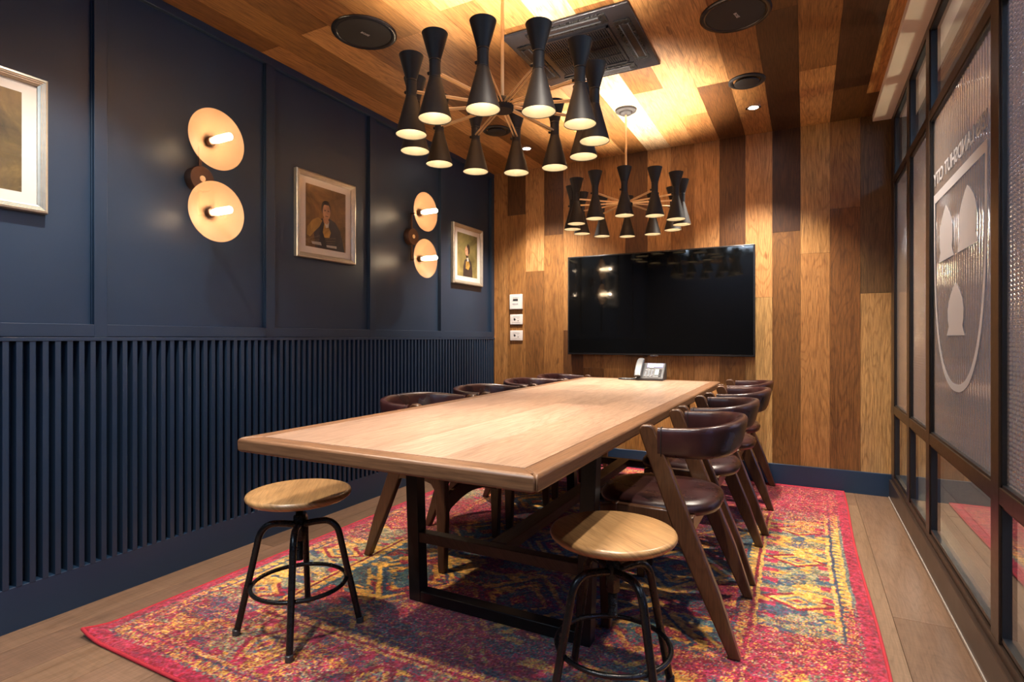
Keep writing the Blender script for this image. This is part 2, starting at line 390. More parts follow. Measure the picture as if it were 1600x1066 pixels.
# ceiling, seen tones per column from far to near
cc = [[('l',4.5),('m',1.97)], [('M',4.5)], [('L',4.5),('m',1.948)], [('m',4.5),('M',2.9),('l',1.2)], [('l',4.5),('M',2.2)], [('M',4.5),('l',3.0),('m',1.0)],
      [('L',4.5),('M',3.4),('L',2.1)], [('m',4.5),('l',2.37),('m',1.2)], [('W',4.5),('W',2.6),('Y',1.0)], [('L',4.5),('m',3.367),('L',2.37),('m',1.3)],  # W column: pale plank, whitened further to mimic the uplight hot spots
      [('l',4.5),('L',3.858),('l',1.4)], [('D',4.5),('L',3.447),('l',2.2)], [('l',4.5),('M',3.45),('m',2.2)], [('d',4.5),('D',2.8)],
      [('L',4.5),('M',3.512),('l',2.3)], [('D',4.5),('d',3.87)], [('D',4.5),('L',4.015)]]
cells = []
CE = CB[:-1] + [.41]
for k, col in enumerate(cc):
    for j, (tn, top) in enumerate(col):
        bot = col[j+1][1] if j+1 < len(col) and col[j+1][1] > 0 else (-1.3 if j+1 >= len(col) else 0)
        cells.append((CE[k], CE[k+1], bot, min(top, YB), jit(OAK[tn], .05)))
    if col[-1][1] == 0: pass
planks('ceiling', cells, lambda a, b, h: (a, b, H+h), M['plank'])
MB().box(XL-.1, .42, YF-.1, YB+.1, H+.012, H+.1).build('ceiling', M['white'], kind=S)
MB().box(.398, .60, YF, YB, H-.04, H+.35).build('ceiling', M['white'], kind=S, bevel=.002)
# floor
cells = []; x = XL-.05; k = 0
fb = [(.195, .115, .070), (.225, .135, .085), (.165, .095, .058), (.21, .128, .078)]
while x < XC+.1:
    y = YF-.2 - random.uniform(0, 1.6)
    ye = YB+.1 if x < .5 else 10.9
    while y < ye:
        cells.append((x, x+.19, max(y, YF-2.5), min(y+2.2, ye), jit(fb[k % 4], .1))); y += 2.2; k += 1
    x += .19
planks('floor', cells, lambda a, b, h: (a, b, -h), M['floor'], thick=.004, gap=.0012)
MB().box(XL-.1, XC+.1, -4.6, 11.1, -.06, -.003).build('floor', M['beam'], kind=S)
MB().box(.5, XC+.1, 11.0, 11.1, -.05, 2.9).build('wall_outside', M['lobby'], kind=S)
MB().box(.46, .56, YB+.12, 11.0, -.05, 2.9).build('wall_outside', M['lobby'], kind=S)
# left wall: painted panels, battens, rails, slatted wainscot, skirting
XP = -2.531
MB().box(XP-.08, XP, YF-.1, YB+.1, 1.04, H+.02).box(XP-.08, XP-.02, YF-.1, YB+.1, -.05, 1.04).build('wall_left', M['blue'], kind=S)
m = MB()
for y0, y1 in ((-1.20,-1.15), (-.40,-.35), (.40,.452), (1.198,1.246), (2.001,2.057), (2.793,2.85), (3.592,3.646), (4.384,YB)):
    m.box(XP, XL, y0, y1, 1.053, 2.497)
    m.box(XP, XL-.012, y0-.004, y0, 1.105, 2.497)
o = m.build('trim_1', M['blue'], kind=S, bevel=.0015)
MB().box(XP, XL+.002, YF, YB, 2.497, H).build('trim_2', M['blue'], kind=S, bevel=.0015)
MB().box(XP, XL-.0005, YF, YB, 1.055, 1.104).box(XP, XL+.006, YF, YB, 1.038, 1.053).build('trim_3', M['blue'], kind=S, bevel=.0015)
m = MB(); y = .909-.0392*55
while y < YB-.03:
    m.box(XP-.022, XL+.004, y, y+.0185, .155, 1.04); y += .0392
m.build('trim_4', M['blue'], kind=S, smooth=0, bevel=.0008)
MB().box(XP-.022, XL+.003, YF, YB, -.01, .157).build('baseboard_left', M['blue_floor'], kind=S, bevel=.002)
MB().box(XL+.003, XR+.03, YB-.016, YB, -.01, .150).build('baseboard_back', M['blue_floor'], kind=S, bevel=.002)
# wall behind the camera
MB().box(XL-.1, .55, YF-.12, YF, -.05, 2.7).build('wall_front', M['blue'], kind=S)

# glass partition on the right
kb = MB().box(XR, .62, YF, YB-.016, -.01, .118).build('baseboard_right', M['kerb'], kind=S, bevel=.003)
MB().box(XR-.004, XR, YF, YB-.02, -.01, .006).build('trim_5', M['caulk'], kind=S)
XG = .518
GY = [4.432, 3.755, 3.195, 2.155, 1.10, .05, YF]
fm = MB()
fm.box(.502, .56, YF, YB-.001, .118, .150); fm.box(.512, .55, YF, YB-.001, .150, .166)
fm.box(.5028, .5445, YF, YB-.0012, .562, .612); fm.box(.5028, .5445, YF, YB-.0012, 2.042, 2.086); fm.box(.5028, .5445, YF, YB-.0012, 2.462, 2.498)
for i, y in enumerate(GY):
    wd = .040
    y0, y1 = (4.305, y-.001) if i == 0 else ((y, y+.03) if i == 6 else (y-wd, y+wd))
    fm.box(.502, .545, y0, y1, .15, 2.47)
fm.build('window_frame', M['frame_metal'], kind=S, bevel=.002).name = 'window_1'
gk = MB()
for i, (a, b) in enumerate(zip(GY[1:], GY[:-1])):
    for z0, z1 in ((.166, .562), (.612, 2.042), (2.086, 2.462)):
        ya, yb = a+.040, (b-.040 if b < 4.4 else 4.305); t_ = .009
        for (p, q, r_, s_) in ((ya-.01, ya+t_, z0, z1), (yb-t_, yb+.01, z0, z1)): gk.box(.508, .54, p, q, r_, s_)
        for (r_, s_) in ((z0-.005, z0+t_), (z1-t_, z1+.005)): gk.box(.508, .54, ya, yb, r_, s_)
gk.build('window_gasket', M['gasket'], kind=S, smooth=0).name = 'window_2'
kinds = ['frost', 'cross', 'reeds', 'cross', 'cross', 'frost']
def cross_pane(ya, yb, z0, z1, wi):
    # grid of small pillowed cells pressed into the glass, modelled
    ny_ = max(2, int((yb-ya)/.030))*6+1; nz_ = int((z1-z0)/.0135)*5+1
    Y_, Z_ = np.meshgrid(np.linspace(ya, yb, ny_), np.linspace(z0, z1, nz_))
    hh = .0030*np.abs(np.sin(PI*(Y_-ya)/((yb-ya)/((ny_-1)//6)))) + .0018*np.abs(np.sin(PI*(Z_-z0)/((z1-z0)/((nz_-1)//5))))
    co = np.stack([XG+.0048-hh, Y_, Z_], -1).reshape(-1, 3)
    nv = len(co); co = np.concatenate([co, [(XG+.009, ya, z0), (XG+.009, yb, z0), (XG+.009, yb, z1), (XG+.009, ya, z1)]])
    I_, J_ = np.meshgrid(np.arange(ny_-1), np.arange(nz_-1)); a_ = (J_*ny_+I_).ravel()
    q = np.concatenate([np.stack([a_, a_+ny_, a_+ny_+1, a_+1], 1), [[nv, nv+1, nv+2, nv+3]]])
    me = bpy.data.meshes.new('window'); me.vertices.add(len(co)); me.vertices.foreach_set('co', co.astype('f').ravel())
    me.loops.add(q.size); me.loops.foreach_set('vertex_index', q.ravel().astype('i')); me.polygons.add(len(q))
    me.polygons.foreach_set('loop_start', np.arange(0, q.size, 4, dtype='i')); me.polygons.foreach_set('loop_total', np.full(len(q), 4, 'i')); me.update(); me.validate()
    me.shade_smooth(); me.set_sharp_from_angle(angle=R(40)); me.materials.append(M['glass_cells'])
    o = bpy.data.objects.new('window_%d' % wi, me); C.objects.link(o); o['kind'] = S
    return o
wi = 3; panes = {}
for i, (a, b) in enumerate(zip(GY[1:], GY[:-1])):
    for z0, z1, kd in ((.156, .572, 'clear'), (.602, 2.052, kinds[i]), (2.076, 2.472, 'clear')):
        ya, yb = a+.025, b-.025
        if kd == 'reeds':       # vertical half-round reeds, modelled
            nr = int((yb-ya)/.032); pt = (yb-ya)/nr; pr = []
            for r_ in range(nr):
                for q_ in range(8): pr.append((XG+.0055*(1-math.sin(PI*q_/8)), ya+pt*(r_+q_/8)))
            pr.append((XG+.0055, yb)); pr += [(XG+.010, yb), (XG+.010, ya)]
            o = MB().prism(pr, 'Z', z0, z1).build('window_%d' % wi, M['glass_'+kd], kind=S, smooth=50)
        elif kd == 'cross' and i in (1, 3): o = cross_pane(ya, yb, z0, z1, wi)
        else: o = MB().box(XG, XG+.006, ya, yb, z0, z1).build('window_%d' % wi, M['glass_'+kd], kind=S, smooth=0)
        wi += 1
        panes[(i, kd)] = o
# corridor beyond the glass
MB().box(XC, XC+.1, -4.6, 11.1, -.05, 2.9).build('wall_outside', M['lobby'], kind=S)
MB().box(.5, XC+.1, -4.6, 11.1, 2.70, 2.8).build('ceiling_outside', M['lobby'], kind=S).name = 'ceiling'
MB().box(-.4, XC+.1, -4.7, -4.6, -.05, 2.9).build('wall_outside', M['lobby'], kind=S)
MB().box(.50, .60, -4.6, YF-.12, -.05, 2.9).build('wall_outside', M['blue'], kind=S)

# writing and shield on the reeded pane, mirrored as it is read from the corridor side
lg = panes[(2, 'reeds')]
XV = XG-.0012
def text_mesh(name, body, size, m, parent, ext=.0004, mirror=False):
    cu = bpy.data.curves.new(name, 'FONT'); cu.body = body; cu.size = size; cu.extrude = ext; cu.align_x = 'CENTER'; cu.resolution_u = 3; cu.offset = .0012 if size > .05 else 0
    to = bpy.data.objects.new(name, cu); C.objects.link(to)
    dg = bpy.context.evaluated_depsgraph_get(); me = bpy.data.meshes.new_from_object(to.evaluated_get(dg)); me.name = name
    bpy.data.objects.remove(to); me.materials.clear(); me.materials.append(m)
    o = bpy.data.objects.new(name, me); C.objects.link(o)
    if parent: o.parent = parent
    return o
tx = text_mesh('lettering', 'IBIS LANDSHUT CITY', .082, M['vinyl'], lg)
xs = [v.co.x for v in tx.data.vertices]; w0 = max(xs)-min(xs)
for v in tx.data.vertices:            # first letter nearest the camera
    v.co = Vector((XV - v.co.z, 2.712 + v.co.x*(.845/w0), 1.732 + v.co.y*.98))
tx.data.flip_normals()
sh = MB()
def band(outer, inner):
    n = len(outer)
    for i in range(n-1):
        for a, b in ((XV-.0005, XV),):
            q = [outer[i], outer[i+1], inner[i+1], inner[i]]; sh.prism(q, 'X', a, b)
yc_, hw = 2.776, .428
out_, inn_ = [], []
for k in range(41):
    s_ = -1+2*k/40
    yy = math.copysign(abs(math.sin(s_*PI/2))**.9, s_)
    zz = .837 + .83*(1-math.cos(s_*PI/2)**.62) if abs(s_) < 1 else 1.667
    out_.append((yc_+hw*yy, zz)); 
for k in range(41):
    s_ = -1+2*k/40
    yy = math.copysign(abs(math.sin(s_*PI/2))**.9, s_)
    zz = .866 + .80*(1-math.cos(s_*PI/2)**.62) if abs(s_) < 1 else 1.667
    inn_.append((yc_+(hw-.024)*yy, zz))
band(out_, inn_)
sh.prism([(yc_-hw, 1.667), (yc_+hw, 1.667), (yc_+hw, 1.707), (yc_-hw, 1.707)], 'X', XV-.0005, XV)
hat = [(0,1), (.12,.93), (.28,.80), (.40,.66), (.46,.50), (.45,.30), (.40,.18), (.46,.08), (.52,0), (-.52,0), (-.46,.08), (-.40,.18), (-.45,.30), (-.46,.50), (-.40,.66), (-.28,.80), (-.12,.93)]
for hy, hz, ww, hh in ((2.605, 1.385, .285, .23), (2.958, 1.385, .27, .23), (2.79, 1.060, .285, .21)):
    sh.prism([(hy+px*ww, hz+pz*hh) for px, pz in hat], 'X', XV-.0005, XV)
for v in sh.b.verts: v.co.y *= .9774; v.co.z = 1.05+(v.co.z-1.05)*.9774
sh.build('emblem', M['vinyl'], lg, smooth=0)

# ================================================================== TABLE
TX0, TX1, TY0, TY1, TZ = -1.512, -.517, 1.10, 4.073, .75
tcx = (TX0+TX1)/2
tb = thing('conference_table', (tcx, (TY0+TY1)/2, 0), 'long oak conference table on black steel frames in the middle of the rug', 'table')
ox, oy = tcx, (TY0+TY1)/2
bw = .056
cells = []; nx = 4; wdt = (TX1-TX0-2*bw)/nx
for i in range(nx):
    a = TX0+bw+i*wdt; y = TY0+bw; first = True
    while y < TY1-bw-.01:
        y1 = min(TY1-bw, y + (random.uniform(.9, 2.1) if first else 2.2)); first = False
        if TY1-bw-y1 < .3: y1 = TY1-bw
        cells.append((a-ox, a+wdt-ox, y-oy, y1-oy, jit((.385, .250, .175), .12))); y = y1
o = planks('tabletop', cells, lambda a, b, h: (a, b, TZ-h), M['table'], thick=.0015, kind=None, gap=.0004); o.parent = tb
MB().box(TX0+.02-ox, TX1-.02-ox, TY0+.02-oy, TY1-.02-oy, TZ-.038, TZ-.0015).build('board_core', M['table_edge'], tb)
for sx in (0, 1):
    a, b = (TX0, TX0+bw) if sx == 0 else (TX1-bw, TX1)
    p = [(TX0, TY0), (TX0+bw, TY0+bw), (TX0+bw, TY1-bw), (TX0, TY1)] if sx == 0 else [(TX1, TY0), (TX1-bw, TY0+bw), (TX1-bw, TY1-bw), (TX1, TY1)]
    MB().prism([(q[0]-ox, q[1]-oy) for q in p], 'Z', TZ-.042, TZ+.0003).build('edge_border', M['table_edge'], tb, bevel=.009)
for sy in (0, 1):
    p = [(TX0, TY0), (TX1, TY0), (TX1-bw, TY0+bw), (TX0+bw, TY0+bw)] if sy == 0 else [(TX0, TY1), (TX1, TY1), (TX1-bw, TY1-bw), (TX0+bw, TY1-bw)]
    MB().prism([(q[0]-ox, q[1]-oy) for q in p], 'Z', TZ-.042, TZ+.0003).build('edge_border', M['table_edge_x'], tb, bevel=.009)
RT = .0135                                       # rug top
for y in (1.80, 3.46):
    f = MB(); hx0, hx1, q = .375, .350, .027
    for sx in (-1, 1):
        f.prism([(sx*(hx1-q), RT), (sx*(hx1+q), RT), (sx*(hx0+q), TZ-.048), (sx*(hx0-q), TZ-.048)], 'Y', y-oy-q, y-oy+q)
    f.box(-hx1+q, hx1-q, y-oy-q, y-oy+q, RT, RT+.042)
    f.box(-hx0-q, hx0+q, y-oy-q, y-oy+q, TZ-.050, TZ-.0425)
    f.build('leg_frame', M['steel'], tb, bevel=.003)
    MB().box(-hx1+.01, hx1-.01, y-oy-.022, y-oy+.022, .245, .285).build('crossbar', M['beam'], tb, bevel=.003)
MB().box(-.035, .035, 1.822-oy, 3.438-oy, .245, .287).build('centre_beam', M['beam'], tb, bevel=.003)

# ================================================================== CHAIRS
def make_chair():
    t = thing('armchair', (0, 0, 0), 'x', 'chair', 'leather armchairs along the table')
    hw = .240; th = .017
    for s in (-1, 1):
        y0, y1 = s*hw-th, s*hw+th
        # rear leg rises to the arm end, rounded head
        leg = [(-.020, 0), (.016, 0), (.105, .19), (.185, .37), (.306, .705), (.309, .722), (.299, .735), (.271, .738), (.257, .728), (.240, .690), (.125, .40), (.045, .20)]
        MB().prism(leg, 'Y', y0, y1).build('rear_leg', M['walnut'], t, bevel=.006)
        MB().prism([(.412, 0), (.446, 0), (.455, .25), (.450, .44), (.385, .455), (.392, .36), (.402, .25)], 'Y', y0, y1).build('front_leg', M['walnut'], t, bevel=.006)
        r = [(.150, .455), (.150, .352)] + [(.165, .35)] + [(.195-.0+.03*math.cos(a)-.03, .0+.362+.028*math.sin(a)) for a in (PI*.95, PI*.75, PI*.5)]
        rail = [(.158, .372), (.172, .368), (.184, .384), (.205, .392)] + [(.345, .392), (.372, .384), (.388, .362), (.395, .335), (.412, .335), (.412, .452), (.188, .452)]
        MB().prism(rail, 'Y', s*hw-.014, s*hw+.014).build('side_rail', M['walnut'], t, bevel=.004)
    # arched front stretcher and rear rail
    pts = [(-hw+.016, .255)] + [(-hw+.016+(2*hw-.032)*k/10, .255+.05*math.sin(PI*k/10)) for k in range(1, 10)] + [(hw-.016, .255), (hw-.016, .330)] + [(hw-.016-(2*hw-.032)*k/10, .330+.045*math.sin(PI*k/10)) for k in range(1, 10)] + [(-hw+.016, .330)]
    MB().prism(pts, 'X', .418, .438).build('front_stretcher', M['walnut'], t, bevel=.003)
    MB().box(.130, .150, -hw+.014, hw-.014, .375, .43).build('rear_rail', M['walnut'], t, bevel=.004)
    # domed leather seat
    m = MB(); n = 40
    def ring(k, z): return [(.285+k*.222*math.copysign(abs(math.cos(a))**.75, math.cos(a)), k*.222*math.copysign(abs(math.sin(a))**.75, math.sin(a)), z) for a in [2*PI*i/n for i in range(n)]]
    rows = [ring(.90, .415), ring(.97, .422), ring(1.0, .438), ring(.985, .452), ring(.93, .463), ring(.80, .468), ring(.5, .464), ring(.2, .461)]
    vr = [[m.b.verts.new(p) for p in r_] for r_ in rows]
    for a, b in zip(vr, vr[1:]):
        for i in range(n): m.b.faces.new((a[i], a[(i+1) % n], b[(i+1) % n], b[i]))
    m.b.faces.new(vr[0][::-1]); m.b.faces.new(vr[-1])
    m.build('seat', M['leather'], t, smooth=60)
    # wrap-around backrest band
    path = []
    x_end, xc, ax, ay = .244, .165, .150, hw+.004
    for k in range(5): path.append((x_end-(x_end-xc)*k/5, -ay))
    for k in range(33):
        a = -PI/2 - PI*k/32
        ca, sa = math.cos(a), math.sin(a)
        path.append((xc+ax*math.copysign(abs(ca)**.9, ca), ay*math.copysign(abs(sa)**.78, sa)))
    for k in range(1, 6): path.append((xc+(x_end-xc)*k/5, ay))
    np_ = len(path)
    def sec(i):
        u = 1-abs(2*i/(np_-1)-1); k = u*u*(3-2*u)
        tt = .015+.009*k; hh = .050+.010*k; q = []
        for j in range(20):
            a = 2*PI*j/20; cx_, sy_ = math.cos(a), math.sin(a)
            x_ = tt*math.copysign(abs(cx_)**.55, cx_); y_ = hh*math.copysign(abs(sy_)**.55, sy_)
            q.append((x_ + (y_*.24*k), y_))
        return q
    pz = []
    for i, (x_, y_) in enumerate(path):
        u = 1-abs(2*i/(np_-1)-1); k = u*u*(3-2*u); pz.append((x_, y_, .680+.010*k))
    # sweep with fixed vertical up
    m = MB(); rows = []
    for i, p in enumerate(pz):
        a = Vector(pz[max(i-1, 0)]); b = Vector(pz[min(i+1, np_-1)]); tg = (b-a); tg.z = 0; tg.normalize(); sd = Vector((tg.y, -tg.x, 0))
        if sd.dot(Vector((p[0]-.2, p[1], 0))) < 0: sd = -sd
        rows.append([m.b.verts.new(Vector(p)+sd*x_+Vector((0, 0, y_))) for x_, y_ in sec(i)])
    for a, b in zip(rows, rows[1:]):
        for j in range(20): m.b.faces.new((a[j], a[(j+1) % 20], b[(j+1) % 20], b[j]))
    m.b.faces.new(rows[0][::-1]); m.b.faces.new(rows[-1])
    br = m.build('backrest', M['leather'], t, smooth=60)
    for s in (-1, 1):
        sm = MB(); q = [(.0165*math.copysign(abs(math.cos(a))**.55, math.cos(a)), .0515*math.copysign(abs(math.sin(a))**.55, math.sin(a))) for a in [2*PI*j/24 for j in range(24)]]
        sm.tube([(.232, s*ay+x_, .680+y_) for x_, y_ in q], .0016, 6, True)
        sm.build('seam', M['head'], br)
    return t
ch0 = make_chair()
rl = ['burgundy leather armchair on the glass side, nearest the camera with its whole back in view', 'leather armchair on the glass side, second from the camera', 'leather armchair on the glass side, third from the camera', 'leather armchair on the glass side, farthest and closest to the wood wall']
ll = ['leather armchair on the blue wall side, nearest the camera beside the wood-top stool', 'leather armchair on the blue wall side, second from the camera', 'leather armchair on the blue wall side, third from the camera', 'leather armchair on the blue wall side, farthest and closest to the wood wall']
spots = [(-.203, y, PI, l) for y, l in zip((2.176, 2.795, 3.467, 4.081), rl)] + [(-1.850, y, 0, l) for y, l in zip((2.29, 2.92, 3.54, 4.08), ll)]
for i, (x, y, rz, l) in enumerate(spots):
    o = ch0 if i == 0 else copy_tree(ch0)
    o.location = (x+(.017 if i == 2 else 0), y, RT); o.rotation_euler.z = rz; o['label'] = l

# ================================================================== STOOLS
def make_stool():
    t = thing('swivel_stool', (0, 0, 0), 'x', 'stool', 'round swivel stools at the near end')
    m = MB(); m.lathe([(0, .462), (.150, .462), (.166, .466), (.176, .474), (.179, .482), (.176, .489), (.168, .492), (0, .492)], seg=64)
    m.build('seat', M['beech'], t, smooth=50)
    MB().cyl((0, 0, 0), .055, .454, .462).build('seat_plate', M['black'], t)
    sc_ = MB(); pr = [(0, .245), (.0135, .245)]
    z = .25
    while z < .45: pr += [(.0135, z), (.0115, z+.002)]; z += .004
    pr += [(.0135, .455), (0, .455)]
    sc_.lathe(pr, seg=16).build('screw', M['black'], t)
    MB().lathe([(.018, .315), (.021, .32), (.021, .40), (.018, .405)], seg=6, cap=True).build('hub', M['black'], t)
    for k in range(4):
        a = PI/2*k; d = (math.cos(a), math.sin(a))
        pf = [(.015, .372), (.05, .377), (.085, .379), (.105, .374), (.122, .360), (.134, .338), (.143, .30), (.160, .22), (.178, .14), (.205, .018), (.209, .004)]
        # smooth the profile
        pp = []
        for i in range(len(pf)-1):
            p0, p1, p2, p3 = pf[max(i-1, 0)], pf[i], pf[i+1], pf[min(i+2, len(pf)-1)]
            for q in range(4):
                u = q/4; f = lambda j: .5*(2*p1[j]+(p2[j]-p0[j])*u+(2*p0[j]-5*p1[j]+4*p2[j]-p3[j])*u*u+(3*p1[j]-p0[j]-3*p2[j]+p3[j])*u**3)
                pp.append((f(0), f(1)))
        pp.append(pf[-1])
        g = MB().tube([(r_*d[0], r_*d[1], z_) for r_, z_ in pp], .0115, 14, up=(-d[1], d[0], 0)).build('leg', M['black'], t, smooth=60)
        MB().lathe([(.0135, 0), (.0135, .018), (.0115, .02)], (d[0]*.2085, d[1]*.2085, 0), 14, cap=True).build('foot_cap', M['dark_plastic'], g)
    MB().tube([(.160*math.cos(2*PI*i/64), .160*math.sin(2*PI*i/64), .165) for i in range(64)], .0075, 10, True).build('foot_ring', M['black'], t, smooth=60)
    return t
st = make_stool(); st.location = (-1.600, 1.415, RT); st.rotation_euler.z = R(40); st['label'] = 'round wood-top black metal stool at the blue wall corner of the table'
s2 = copy_tree(st, None, 'round wood-top black metal stool on the glass side of the table end, cut off below'); s2.location = (-.486, 1.545, RT); s2.rotation_euler.z = R(53)

# ================================================================== RUG
def vnoise(x, y, seed):
    rg = np.random.RandomState(seed); g = rg.rand(257, 257)
    xi = np.floor(x).astype(int); yi = np.floor(y).astype(int); fx = x-xi; fy = y-yi
    fx = fx*fx*(3-2*fx); fy = fy*fy*(3-2*fy); xi %= 256; yi %= 256
    return (g[xi, yi]*(1-fx)+g[xi+1, yi]*fx)*(1-fy)+(g[xi, yi+1]*(1-fx)+g[xi+1, yi+1]*fx)*fy
def fbm(x, y, seed, o=3):
    s = 0; a = 1; tot = 0
    for k in range(o): s = s+a*vnoise(x*2**k, y*2**k, seed+k); tot += a; a *= .55
    return s/tot
RX0, RX1, RY0, RY1 = -2.245, .225, 1.035, 4.40
nx, ny = 560, 760
gx, gy = np.meshgrid(np.linspace(RX0, RX1, nx), np.linspace(RY0, RY1, ny)); gx = gx.ravel(); gy = gy.ravel()
rs = np.random.RandomState(7); rnd = rs.rand(gx.size); rnd2 = rs.rand(gx.size); rnd3 = rs.rand(gx.size)
# hand-knotted wobble
wx = gx + .010*(fbm(gx*30, gy*30, 11)-.5) + .012*(fbm(gx*5, gy*5, 21)-.5)
wy = gy + .014*(fbm(gx*30, gy*30, 31)-.5) + .012*(fbm(gx*5, gy*5, 41)-.5)
eL, eR, eN, eF = wx-RX0, RX1-wx, wy-RY0, RY1-wy
ex = np.minimum(eL, eR); ey = np.minimum(eN, eF); e = np.minimum(ex, ey)
sl = np.where(ex < ey, wy, wx)                                           # distance along the border
PAL = {'red': (.34, .008, .028), 'pink': (.50, .040, .125), 'dred': (.11, .004, .012), 'mag': (.26, .018, .10), 'yel': (.78, .50, .085), 'gold': (.60, .33, .045),
       'teal': (.045, .16, .20), 'blue': (.03, .085, .15), 'green': (.20, .27, .14), 'sage': (.33, .37, .23), 'viol': (.13, .05, .16), 'cream': (.70, .56, .38), 'or': (.75, .26, .06), 'navy': (.018, .04, .085)}
col = np.zeros((gx.size, 3))
def pick(mask, names, probs, r):
    c = np.cumsum(probs)/sum(probs); idx = np.searchsorted(c, r[mask]); col[mask] = np.array([PAL[n] for n in names])[np.minimum(idx, len(names)-1)]
allm = np.ones(gx.size, bool)
# field
n1 = fbm(gx*7, gy*16, 51); n2 = fbm(gx*9, gy*20, 61); n3 = fbm(gx*6, gy*12, 71); n4 = fbm(gx*14, gy*34, 81)
pick(allm, ['teal', 'navy', 'blue', 'green', 'dred'], [3, 2.5, 2, 1.5, 2], rnd)
pick(n1 > .56, ['red', 'dred', 'mag', 'or'], [4, 3, 2, 1], rnd2)
pick(n2 > .63, ['yel', 'gold', 'or', 'sage'], [4, 4, 1.5, 1], rnd)
pick(n3 > .66, ['blue', 'teal', 'viol', 'sage'], [3, 3, 1, 1], rnd2)
# stepped medallions and hooked lattice in yellow
u = (wx-(-1.01))/.50; v = (wy-1.35)/.62
du = np.abs((u+.5) % 1-.5); dv = np.abs((v+.5) % 1-.5)
dm = du+dv; dmq = np.floor(dm*22)/22
pick((np.abs(dm-.40) < .026) & (n4 > .36), ['yel', 'gold'], [3, 2], rnd)
pick((np.abs(dm-.34) < .018), ['navy', 'blue'], [1, 1], rnd2)
pick((np.abs(dm-.24) < .028) & (n4 > .42), ['yel', 'gold', 'or'], [3, 2, 1], rnd)
pick((dm < .16) & (dm > .09), ['blue', 'teal', 'green'], [2, 2, 1], rnd2)
pick(dm < .07, ['red', 'or', 'yel'], [3, 1, 1], rnd)
pick((np.abs(dm-.52) < .02) & (n4 > .45), ['gold', 'green'], [2, 1], rnd)
# border field
bf = (e > .105) & (e < .405)
pick(bf, ['sage', 'green', 'teal', 'yel', 'viol', 'cream'], [4, 3, 1.2, 1.2, .8, .8], rnd)
bc = (e-.255)/.13; per = .455; sv = ((sl-2.475)/per+.5) % 1-.5
dd = np.abs(bc)*.62+np.abs(sv)*3.3
pick(bf & (n2 > .60), ['teal', 'blue', 'viol'], [3, 2, 2], rnd2)
pick(bf & (n1 > .62), ['yel', 'gold', 'or'], [3, 1.5, .6], rnd)
pick(bf & (dd < .62), ['yel', 'cream', 'gold'], [4, 1, 1], rnd)
pick(bf & (dd < .66) & (dd > .50), ['red', 'dred'], [3, 1], rnd)
pick(bf & (dd < .34), ['teal', 'sage', 'viol'], [2, 2, 1], rnd2)
pick(bf & (dd < .20), ['yel', 'or'], [2, 1], rnd)
pick(bf & (dd < .10), ['red', 'viol'], [2, 1], rnd2)
for off, sg in ((.15, 1), (.35, -1)):                                    # leaves between the diamonds
    s3 = ((sl-2.475)/per-off*1.0+.5) % 1-.5
    lf = ((bc+.45-(s3*2.6)*sg)/.55)**2+(s3/.085)**2
    pick(bf & (lf < 1), ['yel', 'gold', 'cream'], [5, 1.3, 1], rnd)
s4 = ((sl-2.475)/per) % 1-.5
pick(bf & ((np.abs(s4)-.02 < .10) & (n4 > .50)), ['blue', 'viol', 'teal', 'yel'], [2, 2, 1, 2], rnd2)
pick(bf & ((e > .33) | (e < .17)) & (np.abs(((sl/.115)+.5) % 1-.5) < .2) & (n4 > .42), ['pink', 'red'], [2, 1], rnd)
def teeth(lo, hi, p):
    msk = (e > lo) & (e < hi); pick(msk, ['yel', 'gold', 'cream'], [6, 1.2, 1], rnd)
    z = np.abs(((sl/p) % 1)-.5)*2; q = (e-lo)/(hi-lo)
    pick(msk & (np.abs(q-.5) < .5) & (z < .62*(np.abs(q-.08)) + .0) , ['teal', 'sage', 'red', 'blue'], [3, 2, 1, 1], rnd2)
teeth(.066, .102, .042); teeth(.420, .456, .042)
pick((e > .102) & (e < .112), ['blue', 'viol', 'navy'], [3, 1, 1], rnd)
pick((e > .052) & (e < .066), ['teal', 'sage', 'viol'], [2, 2, 1], rnd)
pick((e > .114) & (e < .130) & (n4 > .4), ['yel', 'cream'], [3, 1], rnd)
pick((e > .392) & (e < .405), ['yel', 'sage'], [3, 1], rnd)
pick((e > .405) & (e < .418), ['dred', 'red'], [2, 2], rnd)
pick((e > .456) & (e < .470), ['blue', 'navy', 'teal'], [3, 1, 1], rnd)
edge = e < .052
pick(edge, ['pink', 'red', 'mag'], [3.2, 5, .8], rnd)
# washed, faded patches where pink and red take over tuft by tuft
wash = fbm(gx*1.6+3, gy*1.9, 91, 3)
amt = np.clip((wash-.47)*4.2, 0, .82)
amt = np.maximum(amt, np.clip((gy-3.35)/.5, 0, .93)*np.clip((gx+.95)/.5, .0, 1))
amt = np.maximum(amt, np.clip((1.70-gy)/.45, 0, .72)*(.6+.8*fbm(gx*3, gy*3, 95)-.2))
amt *= np.where((e > .10) & (e < .40) & (gy > 2.2) & (gy < 3.2) & (gx > -.5), .18, 1)
pick((rnd3 < amt) & ~edge, ['pink', 'red', 'dred', 'mag', 'cream', 'or'], [2.6, 3.4, 1.2, 1, .35, .3], rnd2)
light_ = (.70+.55*rs.rand(gx.size))*(.45+1.1*vnoise(gx*75, gy*75, 131))*(.75+.5*fbm(gx*4, gy*4, 137)); col *= light_[:, None]*np.array([1.05, .88, .78])
hz = .010+.0030*rs.rand(gx.size)
bz = np.minimum(1, np.minimum(np.minimum(gx-RX0, RX1-gx), np.minimum(gy-RY0, RY1-gy))/.012); hz = hz*(.55+.45*bz)
lift = .020*np.clip(1-np.hypot(gx-RX0, gy-RY0)/.11, 0, 1)**1.5
